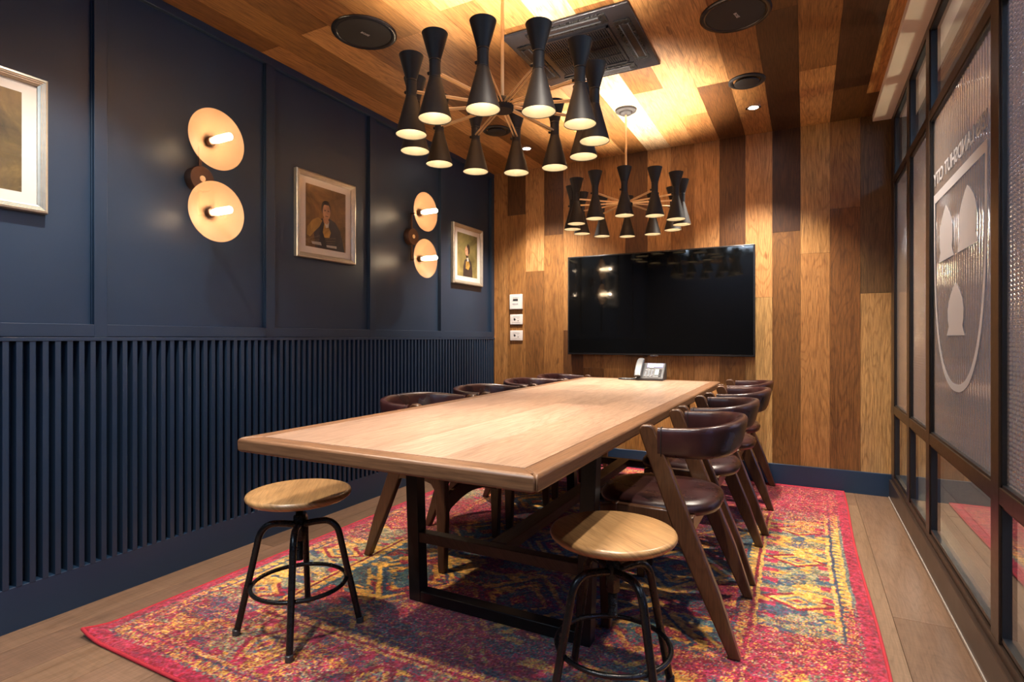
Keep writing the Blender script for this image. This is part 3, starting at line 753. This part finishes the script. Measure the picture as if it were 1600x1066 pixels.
jx = gx+(rs.rand(gx.size)-.5)*.002+.006*np.sin(gy*3.1+1)*(gx > -1); jy = gy+(rs.rand(gx.size)-.5)*.002
co = np.stack([jx, jy, hz+lift], 1)
me = bpy.data.meshes.new('rug'); me.vertices.add(nx*ny); me.vertices.foreach_set('co', co.astype('f').ravel())
ii, jj = np.meshgrid(np.arange(nx-1), np.arange(ny-1)); a = (jj*nx+ii).ravel(); q = np.stack([a, a+1, a+nx+1, a+nx], 1)
me.loops.add(q.size); me.loops.foreach_set('vertex_index', q.ravel().astype('i')); me.polygons.add(len(q))
me.polygons.foreach_set('loop_start', np.arange(0, q.size, 4, dtype='i')); me.polygons.foreach_set('loop_total', np.full(len(q), 4, 'i')); me.update(); me.validate()
at = me.attributes.new('tuft', 'FLOAT_COLOR', 'POINT'); at.data.foreach_set('color', np.concatenate([col, np.ones((gx.size, 1))], 1).astype('f').ravel())
m, t, b = mat('rug_wool'); ta = N(t, 'ShaderNodeAttribute', attribute_name='tuft'); tc = N(t, 'ShaderNodeTexCoord')
vo = N(t, 'ShaderNodeTexNoise', Scale=900.0, Detail=2.0); L(t, tc.outputs['Object'], vo.inputs['Vector'])
L(t, mixc(t, 1.0, ta.outputs['Color'], ramp(t, vo.outputs['Fac'], [(.3, (.55,)*3), (.65, (1.0,)*3)]), 'MULTIPLY'), b.inputs['Base Color'])
b.inputs['Roughness'].default_value = .95; b.inputs['Specular IOR Level'].default_value = .1; b.inputs['Sheen Weight'].default_value = .25; b.inputs['Sheen Roughness'].default_value = .5
bump(t, b, vo.outputs['Fac'], .6, .003); me.materials.append(m)
rug = thing('rug', (0, 0, 0), 'colourful pink, yellow and teal oriental style rug under the whole table', 'rug')
o = bpy.data.objects.new('pile', me); C.objects.link(o); o.parent = rug
M['binding'] = plain('red_binding', (.38, .015, .03), .85, noise=.35, nscale=400, bmp=.5)
per_ = []
for k in range(60): per_.append((RX0+(RX1-RX0)*k/60, RY0))
for k in range(80): per_.append((RX1, RY0+(RY1-RY0)*k/80))
for k in range(60): per_.append((RX1-(RX1-RX0)*k/60, RY1))
for k in range(80): per_.append((RX0, RY1-(RY1-RY0)*k/80))
path = [(x+(.006*math.sin(y*3.1+1) if x > -1 else 0), y, .0065+.022*max(0, 1-math.hypot(x-RX0, y-RY0)/.11)**1.5) for x, y in per_]
MB().tube(path, .0062, 8, True).build('binding', M['binding'], rug, smooth=60)

# ================================================================== TELEVISION
tv = thing('television', (-1.043, YB, 1.32), 'large black flat television mounted on the wood wall', 'television')
W2, Hh = .724, .4075
MB().box(-W2, W2, -.060, -.020, -Hh, Hh).build('bezel', M['bezel'], tv, bevel=.004)
MB().box(-W2+.012, W2-.012, -.0615, -.055, -Hh+.016, Hh-.010).build('screen', M['screen'], tv, bevel=.001)
MB().box(-.35, .35, -.022, .0, -.22, .22).build('wall_mount', M['black'], tv)
lb = MB().box(-.030, .030, -.066, -.045, -Hh-.008, -Hh+.004).build('logo_badge', M['chrome'], tv, bevel=.001); lb['label'] = 'small silver badge under the screen'
# wall plates left of the television
t = thing('wall_thermostat', (-2.278, YB, 1.371), 'square white control panel with small display, topmost of three wall plates', 'thermostat')
MB().box(-.062, .062, -.022, 0, -.066, .066).build('housing', M['plastic'], t, bevel=.004)
MB().box(-.026, .022, -.0235, -.02, .008, .026).build('display', M['dark_plastic'], t)
m = MB()
for k in range(4): m.box(-.028+k*.014, -.020+k*.014, -.0235, -.02, -.024, -.014)
m.box(-.030, .030, -.0232, -.02, .034, .037)
m.build('buttons', M['key'], t, smooth=0)
for nm, z, lb_ in (('a', 1.214, 'white wall socket plate, middle of the three plates beside the television'), ('b', 1.071, 'white wall socket plate, lowest of the three plates beside the television')):
    t = thing('wall_socket', (-2.278, YB, z), lb_, 'socket', 'white socket plates on the wood wall')
    MB().box(-.062, .062, -.012, 0, -.045, .045).build('plate', M['plastic'], t, bevel=.004)
    MB().box(-.045, .045, -.0135, -.01, -.028, .028).build('insert', M['plastic'], t, bevel=.001)
    m = MB().cyl((-.014, 0, .0), .010, -.0142, -.010, 16, 'Y').box(-.024, -.012, -.0142, -.01, .002, .012)
    m.cyl((.018, 0, .009), .003, -.0142, -.010, 8, 'Y').cyl((.020, 0, -.012), .005, -.0142, -.010, 8, 'Y').box(-.030, .034, -.0142, -.01, .0225, .0245)
    m.build('port', M['dark_plastic'], t, smooth=0)

# ================================================================== DESK PHONE
ph = thing('desk_phone', (-.975, 3.995, TZ), 'grey office desk phone with handset at the far end of the table', 'phone', rz=R(4))
MB().prism([(-.085, 0), (.10, 0), (.10, .055), (.075, .118), (.060, .118), (-.085, .018)], 'X', -.10, .095).build('body', M['dark_plastic'], ph, bevel=.005)
ang = math.atan2(.10, .145); Rm = Matrix.Rotation(ang, 3, 'X')
def on(a, b, h=.001):      # a across, b up the sloped face
    return (a, -.085+b*math.cos(ang)-h*math.sin(ang), .018+b*math.sin(ang)+h*math.cos(ang))
MB().obox(on(.020, .088, .0), (.140, .165, .006), Rm).build('face_plate', plain('grey_face', (.055, .058, .065), .45), ph, bevel=.002)
m = MB().obox(on(.025, .142, .004), (.110, .044, .004), Rm).build('display', emit('phone_display', (.20, .18, .45), .25), ph)
k_ = MB()
for r_ in range(5):
    for c_ in range(3): k_.obox(on(-.030+c_*.022, .020+r_*.016, .006), (.014, .008, .005), Rm)
k_.obox(on(.003, .112, .006), (.03, .012, .005), Rm)
k_.build('keypad', M['key'], ph, bevel=.001)
MB().obox(on(.046, .064, .005), (.024, .060, .003), Rm).build('label_strip', plain('green_label', (.30, .52, .46), .5), ph)
k_ = MB()
for r_ in range(5): k_.obox(on(.070, .020+r_*.018, .006), (.016, .010, .005), Rm)
k_.build('side_keys', M['dark_plastic'], ph)
hs = MB(); 
hs.sweep([on(-.078, -.002, .018), on(-.078, .03, .034), on(-.078, .09, .040), on(-.078, .15, .036), on(-.078, .180, .020)], lambda i: [(math.copysign(abs(math.cos(a))**.6, math.cos(a))*.024, math.copysign(abs(math.sin(a))**.6, math.sin(a))*(.012 if 0 < i < 4 else .017)) for a in [2*PI*j/14 for j in range(14)]])
hs.build('handset', M['silver'], ph, smooth=60)
MB().tube([(-.10, -.05, .006), (-.14, -.075, .006), (-.19, -.065, .006), (-.225, -.03, .006), (-.20, .0, .006), (-.15, -.01, .006), (-.11, .0, .007)], .0055, 8).build('handset_cord', M['dark_plastic'], ph, smooth=60)

# ================================================================== CHANDELIERS
def make_head(parent, ang, Rr, first):
    x, y = Rr*math.cos(ang), Rr*math.sin(ang)
    hd = MB().lathe([(.0565, -.158), (.0200, -.022), (.0205, -.020), (.0190, -.018), (.0190, .034), (.0205, .036), (.0195, .040), (.0440, .128), (.0425, .128), (.017, .042), (.017, .030), (0, .030)], seg=36)
    hd.lathe([(.0565, -.158), (.0550, -.158), (.0545, -.156)], seg=36)
    h = hd.build('lamp_head', M['head'], parent, loc=(x, y, 0), smooth=18)
    MB().lathe([(.0552, -.157), (.0190, -.024), (0, -.022)], seg=36).build('shade_lining', M['lining'], h, smooth=60)
    MB().lathe([(0, -.078), (.012, -.073), (.0165, -.060), (.013, -.045), (.009, -.026)], seg=16).build('bulb', M['bulb'], h, smooth=60)
    MB().lathe([(0, .094), (.012, .09), (.0165, .078), (.013, .062), (.009, .045)], seg=16).build('bulb', M['bulb'], h, smooth=60)
    MB().cyl((0, 0, 0), .006, -.028, -.014, 12, 'X').build('knob', M['head'], h)
    h.children[-1].rotation_euler.z = ang
    light('lamp_beam', 'SPOT', (0, 0, -.150), P_DOWN, LAMP, h, size=.02, spot=R(84), blend=.9)
    light('lamp_glow', 'POINT', (0, 0, -.090), .16, LAMP, h, size=.012)
    light('lamp_uplight', 'SPOT', (0, 0, .124), P_UP, LAMP, h, size=.015, spot=R(100), blend=.8, rot=(PI, 0, 0))
def chandelier(x, y, hz, phase, label):
    t = thing('chandelier', (x, y, hz), label, 'chandelier', 'black and brass twelve-arm chandeliers over the table')
    top = H-hz
    MB().lathe([(.0, top-.034), (.030, top-.034), (.040, top-.028), (.044, top-.018), (.066, top-.012), (.070, top), (0, top)], seg=40).build('canopy', M['head'], t, smooth=50)
    MB().cyl((0, 0, 0), .0065, .02, top-.03, 14).build('stem', M['brass'], t)
    MB().lathe([(0, -.022), (.040, -.022), (.043, -.018), (.043, .018), (.040, .022), (0, .022)], seg=40).build('hub', M['head'], t, smooth=40)
    for k in range(12):
        a = R(phase)+2*PI*k/12; d = Vector((math.cos(a), math.sin(a), 0)); s = Vector((-d.y, d.x, 0))
        m = MB()
        for q in (-.0065, .0065): m.tube([d*.040+s*q, d*(.350-.020)+s*q], .0036, 8)
        m.lathe([(.006, .036), (.006, .046)], seg=10, axis='X', cap=True) if False else None
        m.build('arm', M['brass'], t, smooth=60)
        make_head(t, a, .350, k == 0)
    return t
chandelier(-1.03, 1.883, 1.943, 18.4, 'large brass and black cone chandelier hanging nearest the camera over the table')
chandelier(-1.035, 3.57, 1.930, 14.7, 'brass and black cone chandelier farther back, hanging before the television')

# ================================================================== SCONCES
def sconce(y, z, label):
    t = thing('wall_sconce', (XP, y, z), label, 'wall lamp', 'double disc wall sconces on the blue wall')
    MB().lathe([(0, 0), (.060, 0), (.060, .040), (.057, .044), (0, .044)], seg=40, axis='X').build('wall_plate', M['bronze'], t, smooth=40)
    MB().lathe([(.014, .043), (.014, .0465), (0, .0465)], seg=20, axis='X').build('plate_cap', M['brass'], t)
    MB().box(.018, .030, -.007, .007, -.172, .172).build('bar', M['bronze'], t, bevel=.002)
    for s in (-1, 1):
        zz = s*.165
        m = MB().cyl((0, 0, zz), .0065, .024, .075, 12, 'X').lathe([(.018, .070), (.020, .074), (.020, .115), (.017, .118), (.016, .118)], (0, 0, zz), 24, 'X', cap=True)
        k = m.build('lamp_holder', M['bronze'], t, smooth=40)
        p = MB().lathe([(.018, .088), (.045, .102), (.09, .126), (.1345, .150), (.1365, .1525), (.1375, .151), (.136, .148), (.09, .1235), (.045, .0995), (.018, .0855)], (0, 0, zz), 64, 'X')
        d = p.build('disc_shade', M['shade'], t, smooth=50)
        bm_ = MB().lathe([(0, .248), (.010, .246), (.016, .238), (.0165, .150), (.013, .125), (.010, .118)], (0, 0, zz), 20, 'X')
        bm_.build('bulb', M['filament'], k, smooth=60)
        light('bulb_glow', 'POINT', (.262, 0, zz), P_SCONCE*.35, WARM, t, size=.012)
        for px_ in (.155, .20): light('bulb_glow', 'POINT', (px_, 0, zz-.0) , P_SCONCE*.5, WARM, t, size=.018)
    return t
sconce(1.636, 1.792, 'double wall sconce with two mesh discs, the one nearer the camera')
sconce(3.222, 1.778, 'double wall sconce with two mesh discs, the one between the two framed portraits')

# ================================================================== FRAMED PICTURES
def painting_mat(name, seed, c0, c1):
    m, t, b = mat(name); tc = N(t, 'ShaderNodeTexCoord'); n = N(t, 'ShaderNodeTexNoise', Scale=7.0, Detail=8.0, Roughness=.65, Distortion=.6)
    mp = N(t, 'ShaderNodeMapping'); mp.inputs['Location'].default_value = (seed, seed, 0); L(t, tc.outputs['Object'], mp.inputs[0]); L(t, mp.outputs[0], n.inputs['Vector'])
    L(t, ramp(t, n.outputs['Fac'], [(.3, c0), (.55, c1), (.75, tuple(min(1, v*1.9) for v in c1))]), b.inputs['Base Color']); b.inputs['Roughness'].default_value = .5; return m
M['skin'] = painting_mat('painted_skin', 2, (.22, .10, .05), (.55, .30, .17)); M['coat'] = painting_mat('painted_coat', 5, (.008, .007, .009), (.022, .018, .022))
M['gold_paint'] = painting_mat('painted_gold', 8, (.12, .06, .012), (.42, .24, .05)); M['hair'] = painting_mat('painted_hair', 9, (.010, .006, .005), (.03, .02, .015)); M['lin'] = painting_mat('painted_linen', 3, (.25, .23, .2), (.5, .47, .42))
def frame(y0, y1, z0, z1, bgc, style, label):
    yc, zc = (y0+y1)/2, (z0+z1)/2; a, b = (y1-y0)/2, (z1-z0)/2
    t = thing('framed_picture', (XP, yc, zc), label, 'picture', 'framed portraits on the blue wall')
    m = MB(); w_ = .030
    def rect(k): return [(-a+k, -b+k), (a-k, -b+k), (a-k, b-k), (-a+k, b-k)]
    prof = [(0, 0), (0, .022), (.003, .027), (.010, .029), (.013, .026), (.016, .026), (.019, .023), (.022, .023), (.025, .020), (.030, .016), (.030, .006)]
    rows = [[m.b.verts.new((h_, p[0], p[1])) for p in rect(k)] for k, h_ in prof]
    for p, q in zip(rows, rows[1:]):
        for i in range(4): m.b.faces.new((p[i], p[(i+1) % 4], q[(i+1) % 4], q[i]))
    m.build('moulding', M['silver_frame'], t, smooth=0)
    MB().box(.0, .010, -a+w_-.005, a-w_+.005, -b+w_-.005, b-w_+.005).build('mat_board', M['mat'], t)
    pa, pb = a-.075, b-.068; X0 = .0102
    mats = [painting_mat('painted_backdrop', random.uniform(0, 20), *bgc), M['skin'], M['coat'], M['gold_paint'], M['hair'], M['lin']]
    m = MB(); m.box(.009, X0, -pa, pa, -pb, pb); lay = [X0]
    def poly(mi, pts):
        m.mi = mi; h0 = lay[0]; lay[0] += .00025
        m.prism([(p[0]*pa, p[1]*pb) for p in pts], 'X', h0-.0002, h0+.0002)
    ell = lambda cx, cy, rx, ry, n=20: [(cx+rx*math.cos(2*PI*k/n), cy+ry*math.sin(2*PI*k/n)) for k in range(n)]
    if style == 0:      # bearded-less man leaning on one arm, gold shoulder
        poly(2, [(-.55,-.99),(-.62,-.5),(-.5,-.2),(-.25,-.02),(.1,.05),(.45,-.05),(.7,-.3),(.85,-.7),(.95,-.99)])
        poly(3, [(-.95,-.62),(-.9,-.35),(-.68,-.12),(-.4,.0),(-.2,-.08),(-.35,-.3),(-.6,-.5),(-.8,-.68)])
        poly(3, [(-.18,-.45),(-.1,-.12),(.02,-.12),(.22,-.42),(.15,-.6),(-.1,-.62)])
        poly(5, [(-.12,-.08),(0,-.02),(.14,-.06),(.1,-.26),(-.04,-.3)])
        poly(4, ell(-.02, .34, .24, .26)); poly(1, ell(0, .24, .19, .27)); poly(4, [(-.2,.42),(-.12,.56),(.1,.58),(.2,.42),(.1,.46),(-.1,.46)])
        poly(1, [(-.18,-.02),(-.1,.06),(.06,.04),(.12,-.08),(.02,-.18),(-.14,-.14)])
        poly(4, [(-.12,.28),(-.04,.29),(-.04,.26),(-.12,.25)]); poly(4, [(.05,.29),(.13,.28),(.13,.25),(.05,.26)]); poly(4, [(-.06,.10),(.08,.10),(.07,.08),(-.05,.08)])
        poly(5, [(-.75,-.82),(-.3,-.80),(-.25,-.9),(-.7,-.9)])
        poly(5, [(-.02,-.86),(.5,-.84),(.5,-.92),(0,-.93)])
    else:               # man turned sideways, dark coat
        poly(2, [(-.45,-.99),(-.42,-.55),(-.3,-.25),(-.08,-.12),(.2,-.14),(.42,-.35),(.5,-.7),(.5,-.99)])
        poly(3, [(-.2,-.62),(-.15,-.28),(.1,-.22),(.25,-.45),(.1,-.66)])
        poly(5, [(-.1,-.1),(.08,-.08),(.12,-.24),(-.02,-.3)])
        poly(1, ell(-.06, .18, .19, .27)); poly(4, ell(.06, .30, .17, .24)); poly(1, ell(-.1, .17, .14, .22))
        poly(4, [(-.2,.04),(-.05,-.02),(.06,.04),(.02,-.1),(-.14,-.12)]); poly(4, [(-.2,.22),(-.12,.23),(-.12,.20),(-.2,.19)])
    m.build('painting', mats, t, smooth=0)
    MB().box(.0135, .0150, -a+w_-.002, a-w_+.002, -b+w_-.002, b-w_+.002).build('picture_glass', M['picture_glass'], t, smooth=0)
    return t
frame(.585, 1.045, 1.512, 2.010, ((.03, .022, .012), (.13, .085, .03)), 1, 'silver framed dark portrait cut off by the left edge of the photo')
frame(2.198, 2.660, 1.508, 2.004, ((.045, .020, .006), (.19, .095, .025)), 0, 'silver framed portrait of a man in dark coat with gold shoulder, between the two sconces')
frame(3.765, 4.228, 1.496, 1.990, ((.06, .050, .015), (.22, .18, .06)), 1, 'silver framed portrait of a man turned sideways on olive ground, nearest the wood wall')

# ================================================================== CEILING FITTINGS
def speaker(x, y, label):
    t = thing('ceiling_speaker', (x, y, H), label, 'speaker', 'round black ceiling speakers')
    MB().lathe([(.155, 0), (.155, -.004), (.150, -.008), (.132, -.009), (.128, -.006), (.128, 0)], seg=64).build('rim', M['black_gloss'], t, smooth=50)
    MB().lathe([(0, -.008), (.10, -.0075), (.127, -.0055), (.129, 0)], seg=64).build('grille', M['grille'], t, smooth=60)
    o = text_mesh('badge', 'BOSE', .020, M['plastic'], t, ext=.0005)
    o.rotation_euler = (PI, 0, R(75)); o.location = (0, 0, -.0096); o['label'] = 'small pale maker badge'
speaker(-1.90, 2.075, 'black round ceiling speaker near the blue wall')
speaker(-.285, 2.745, 'black round ceiling speaker on the right, cut by the top edge of the photo')
def valve(x, y, label):
    t = thing('ceiling_vent', (x, y, H), label, 'vent', 'round black disc vents in the ceiling')
    MB().lathe([(.100, 0), (.100, -.006), (.094, -.011), (.080, -.010), (.072, .0)], seg=48).build('rim', M['head'], t, smooth=50)
    MB().lathe([(0, -.020), (.060, -.020), (.067, -.017), (.068, -.012), (.060, -.006), (0, -.006)], seg=48).build('disc', M['head'], t, smooth=50)
    MB().cyl((0, 0, 0), .010, -.010, 0, 12).build('spindle', M['black'], t)
valve(-.300, 3.49, 'round black disc vent in the ceiling by the right downlight')
valve(-1.955, 3.49, 'round black disc vent in the ceiling behind the near chandelier')
def downlight(x, y, label):
    t = thing('downlight', (x, y, H), label, 'light', 'small recessed downlights')
    MB().lathe([(.046, 0), (.046, -.003), (.040, -.006), (.031, -.004), (.028, 0)], seg=32).build('bezel', M['chrome'], t, smooth=50)
    MB().lathe([(0, -.0025), (.029, -.0025), (.029, 0)], seg=32).build('lens', M['led'], t)
downlight(-.297, 3.915, 'small lit chrome downlight in the ceiling on the glass side')
downlight(-1.935, 3.935, 'small lit chrome downlight in the ceiling on the blue wall side')
# air conditioning cassette
ac = thing('air_conditioner', (-1.008, 2.722, H), 'square black air conditioning cassette in the ceiling between the chandeliers', 'air conditioner')
A = .318
m = MB()
m.box(-A, A, -A, A, -.014, -.0005); m.build('panel', M['black_gloss'], ac, bevel=.006)
m = MB()
for k in range(4):
    rot = Matrix.Rotation(PI/2*k, 3, 'Z')
    c = rot @ Vector((0, -.252, -.016)); m.obox(c, (.40, .075, .006), rot)
m.build('outlet_surround', M['black'], ac, bevel=.002)
for k in range(4):
    rot = Matrix.Rotation(PI/2*k, 3, 'Z')
    lv = MB().obox(rot @ Vector((0, -.256, -.020)), (.335, .036, .004), rot @ Matrix.Rotation(R(8), 3, 'X')).build('louvre', M['black_gloss'], ac, bevel=.0015)
    MB().obox(rot @ Vector((0, -.236, -.0205)), (.335, .005, .004), rot).obox(rot @ Vector((0, -.276, -.0205)), (.335, .004, .004), rot).build('louvre_trim', M['silver'], lv)
g = MB()
g.box(-.185, .185, -.185, -.175, -.022, -.012).box(-.185, .185, .175, .185, -.022, -.012).box(-.185, -.175, -.185, .185, -.022, -.012).box(.175, .185, -.185, .185, -.022, -.012)
for k in range(30):
    x = -.172+k*.0119; g.box(x-.0028, x+.0028, -.178, .178, -.020, -.012)
for y in (-.09, 0, .09): g.box(-.178, .178, y-.002, y+.002, -.0215, -.012)
g.build('intake_grille', M['black_gloss'], ac, smooth=0)
for s in (-1, 1):
    pass
# the lobby beyond the glass: its lamps make the streaks in the ribbed panes
M['lobby_white'] = emit('lobby_lamp_white', (.92, .96, 1), 40)
M['lobby_warm'] = emit('lobby_lamp_warm', (1, .80, .48), 40)
M['lobby_blue'] = emit('lobby_blue_glow', (.20, .36, 1), 3)
def lobby_lamp(x, y, z, m, k):
    t = thing('pendant_lamp', (x, y, 2.70), 'cool white lobby lamp blurred into a streak by the ribbed glass' if m is M['lobby_white'] else 'warm yellow lobby lamp blurred into a streak by the ribbed glass', 'light', 'white lobby lamps behind the ribbed glass' if m is M['lobby_white'] else 'yellow lobby lamps behind the ribbed glass')
    MB().lathe([(0, 0), (.05, 0), (.05, -.03), (0, -.03)], seg=20, cap=False).build('canopy', M['black'], t)
    MB().cyl((0, 0, 0), .004, z-2.70+.06, -.03, 8).build('cord', M['black'], t)
    MB().lathe([(0, .075), (.03, .07), (.06, .045), (.075, 0), (.06, -.045), (.03, -.07), (0, -.075)], (0, 0, z-2.70), 20).build('globe', m, t, smooth=60)
    light('lobby_lamp_light', 'POINT', (0, 0, z-2.70-.10), 3 if m is M['lobby_white'] else 2, (.9, .95, 1) if m is M['lobby_white'] else (1, .78, .5), t, size=.06)
for i, (x, y, z, m_) in enumerate(((2.6, 2.2, 2.30, 'lobby_white'), (3.4, 4.4, 2.46, 'lobby_white'), (3.0, 6.6, 2.05, 'lobby_white'), (1.2, 6.9, 2.42, 'lobby_white'),
        (2.2, 4.7, 1.80, 'lobby_warm'), (1.5, 3.6, 1.52, 'lobby_warm'), (2.9, 7.6, 1.72, 'lobby_warm'), (1.35, 8.2, 1.9, 'lobby_warm'))):
    lobby_lamp(x, y, z, M[m_], i)
for x, y, lb_ in ((XC, 5.0, 'long blue lit screen on the lobby wall behind the pane with the shield'), (XC, -1.4, 'long blue fill panel added out of view on the lobby wall')):  # second panel is unseen, added to throw blue light into the room
    t = thing('blue_lit_panel', (x-.01, y, 1.55), lb_, 'screen')
    MB().box(-.04, 0, -1.15, 1.15, -.50, .50).build('panel_housing', M['black'], t, bevel=.004)
    MB().box(-.045, -.039, -1.12, 1.12, -.47, .47).build('lit_panel', M['lobby_blue'], t)
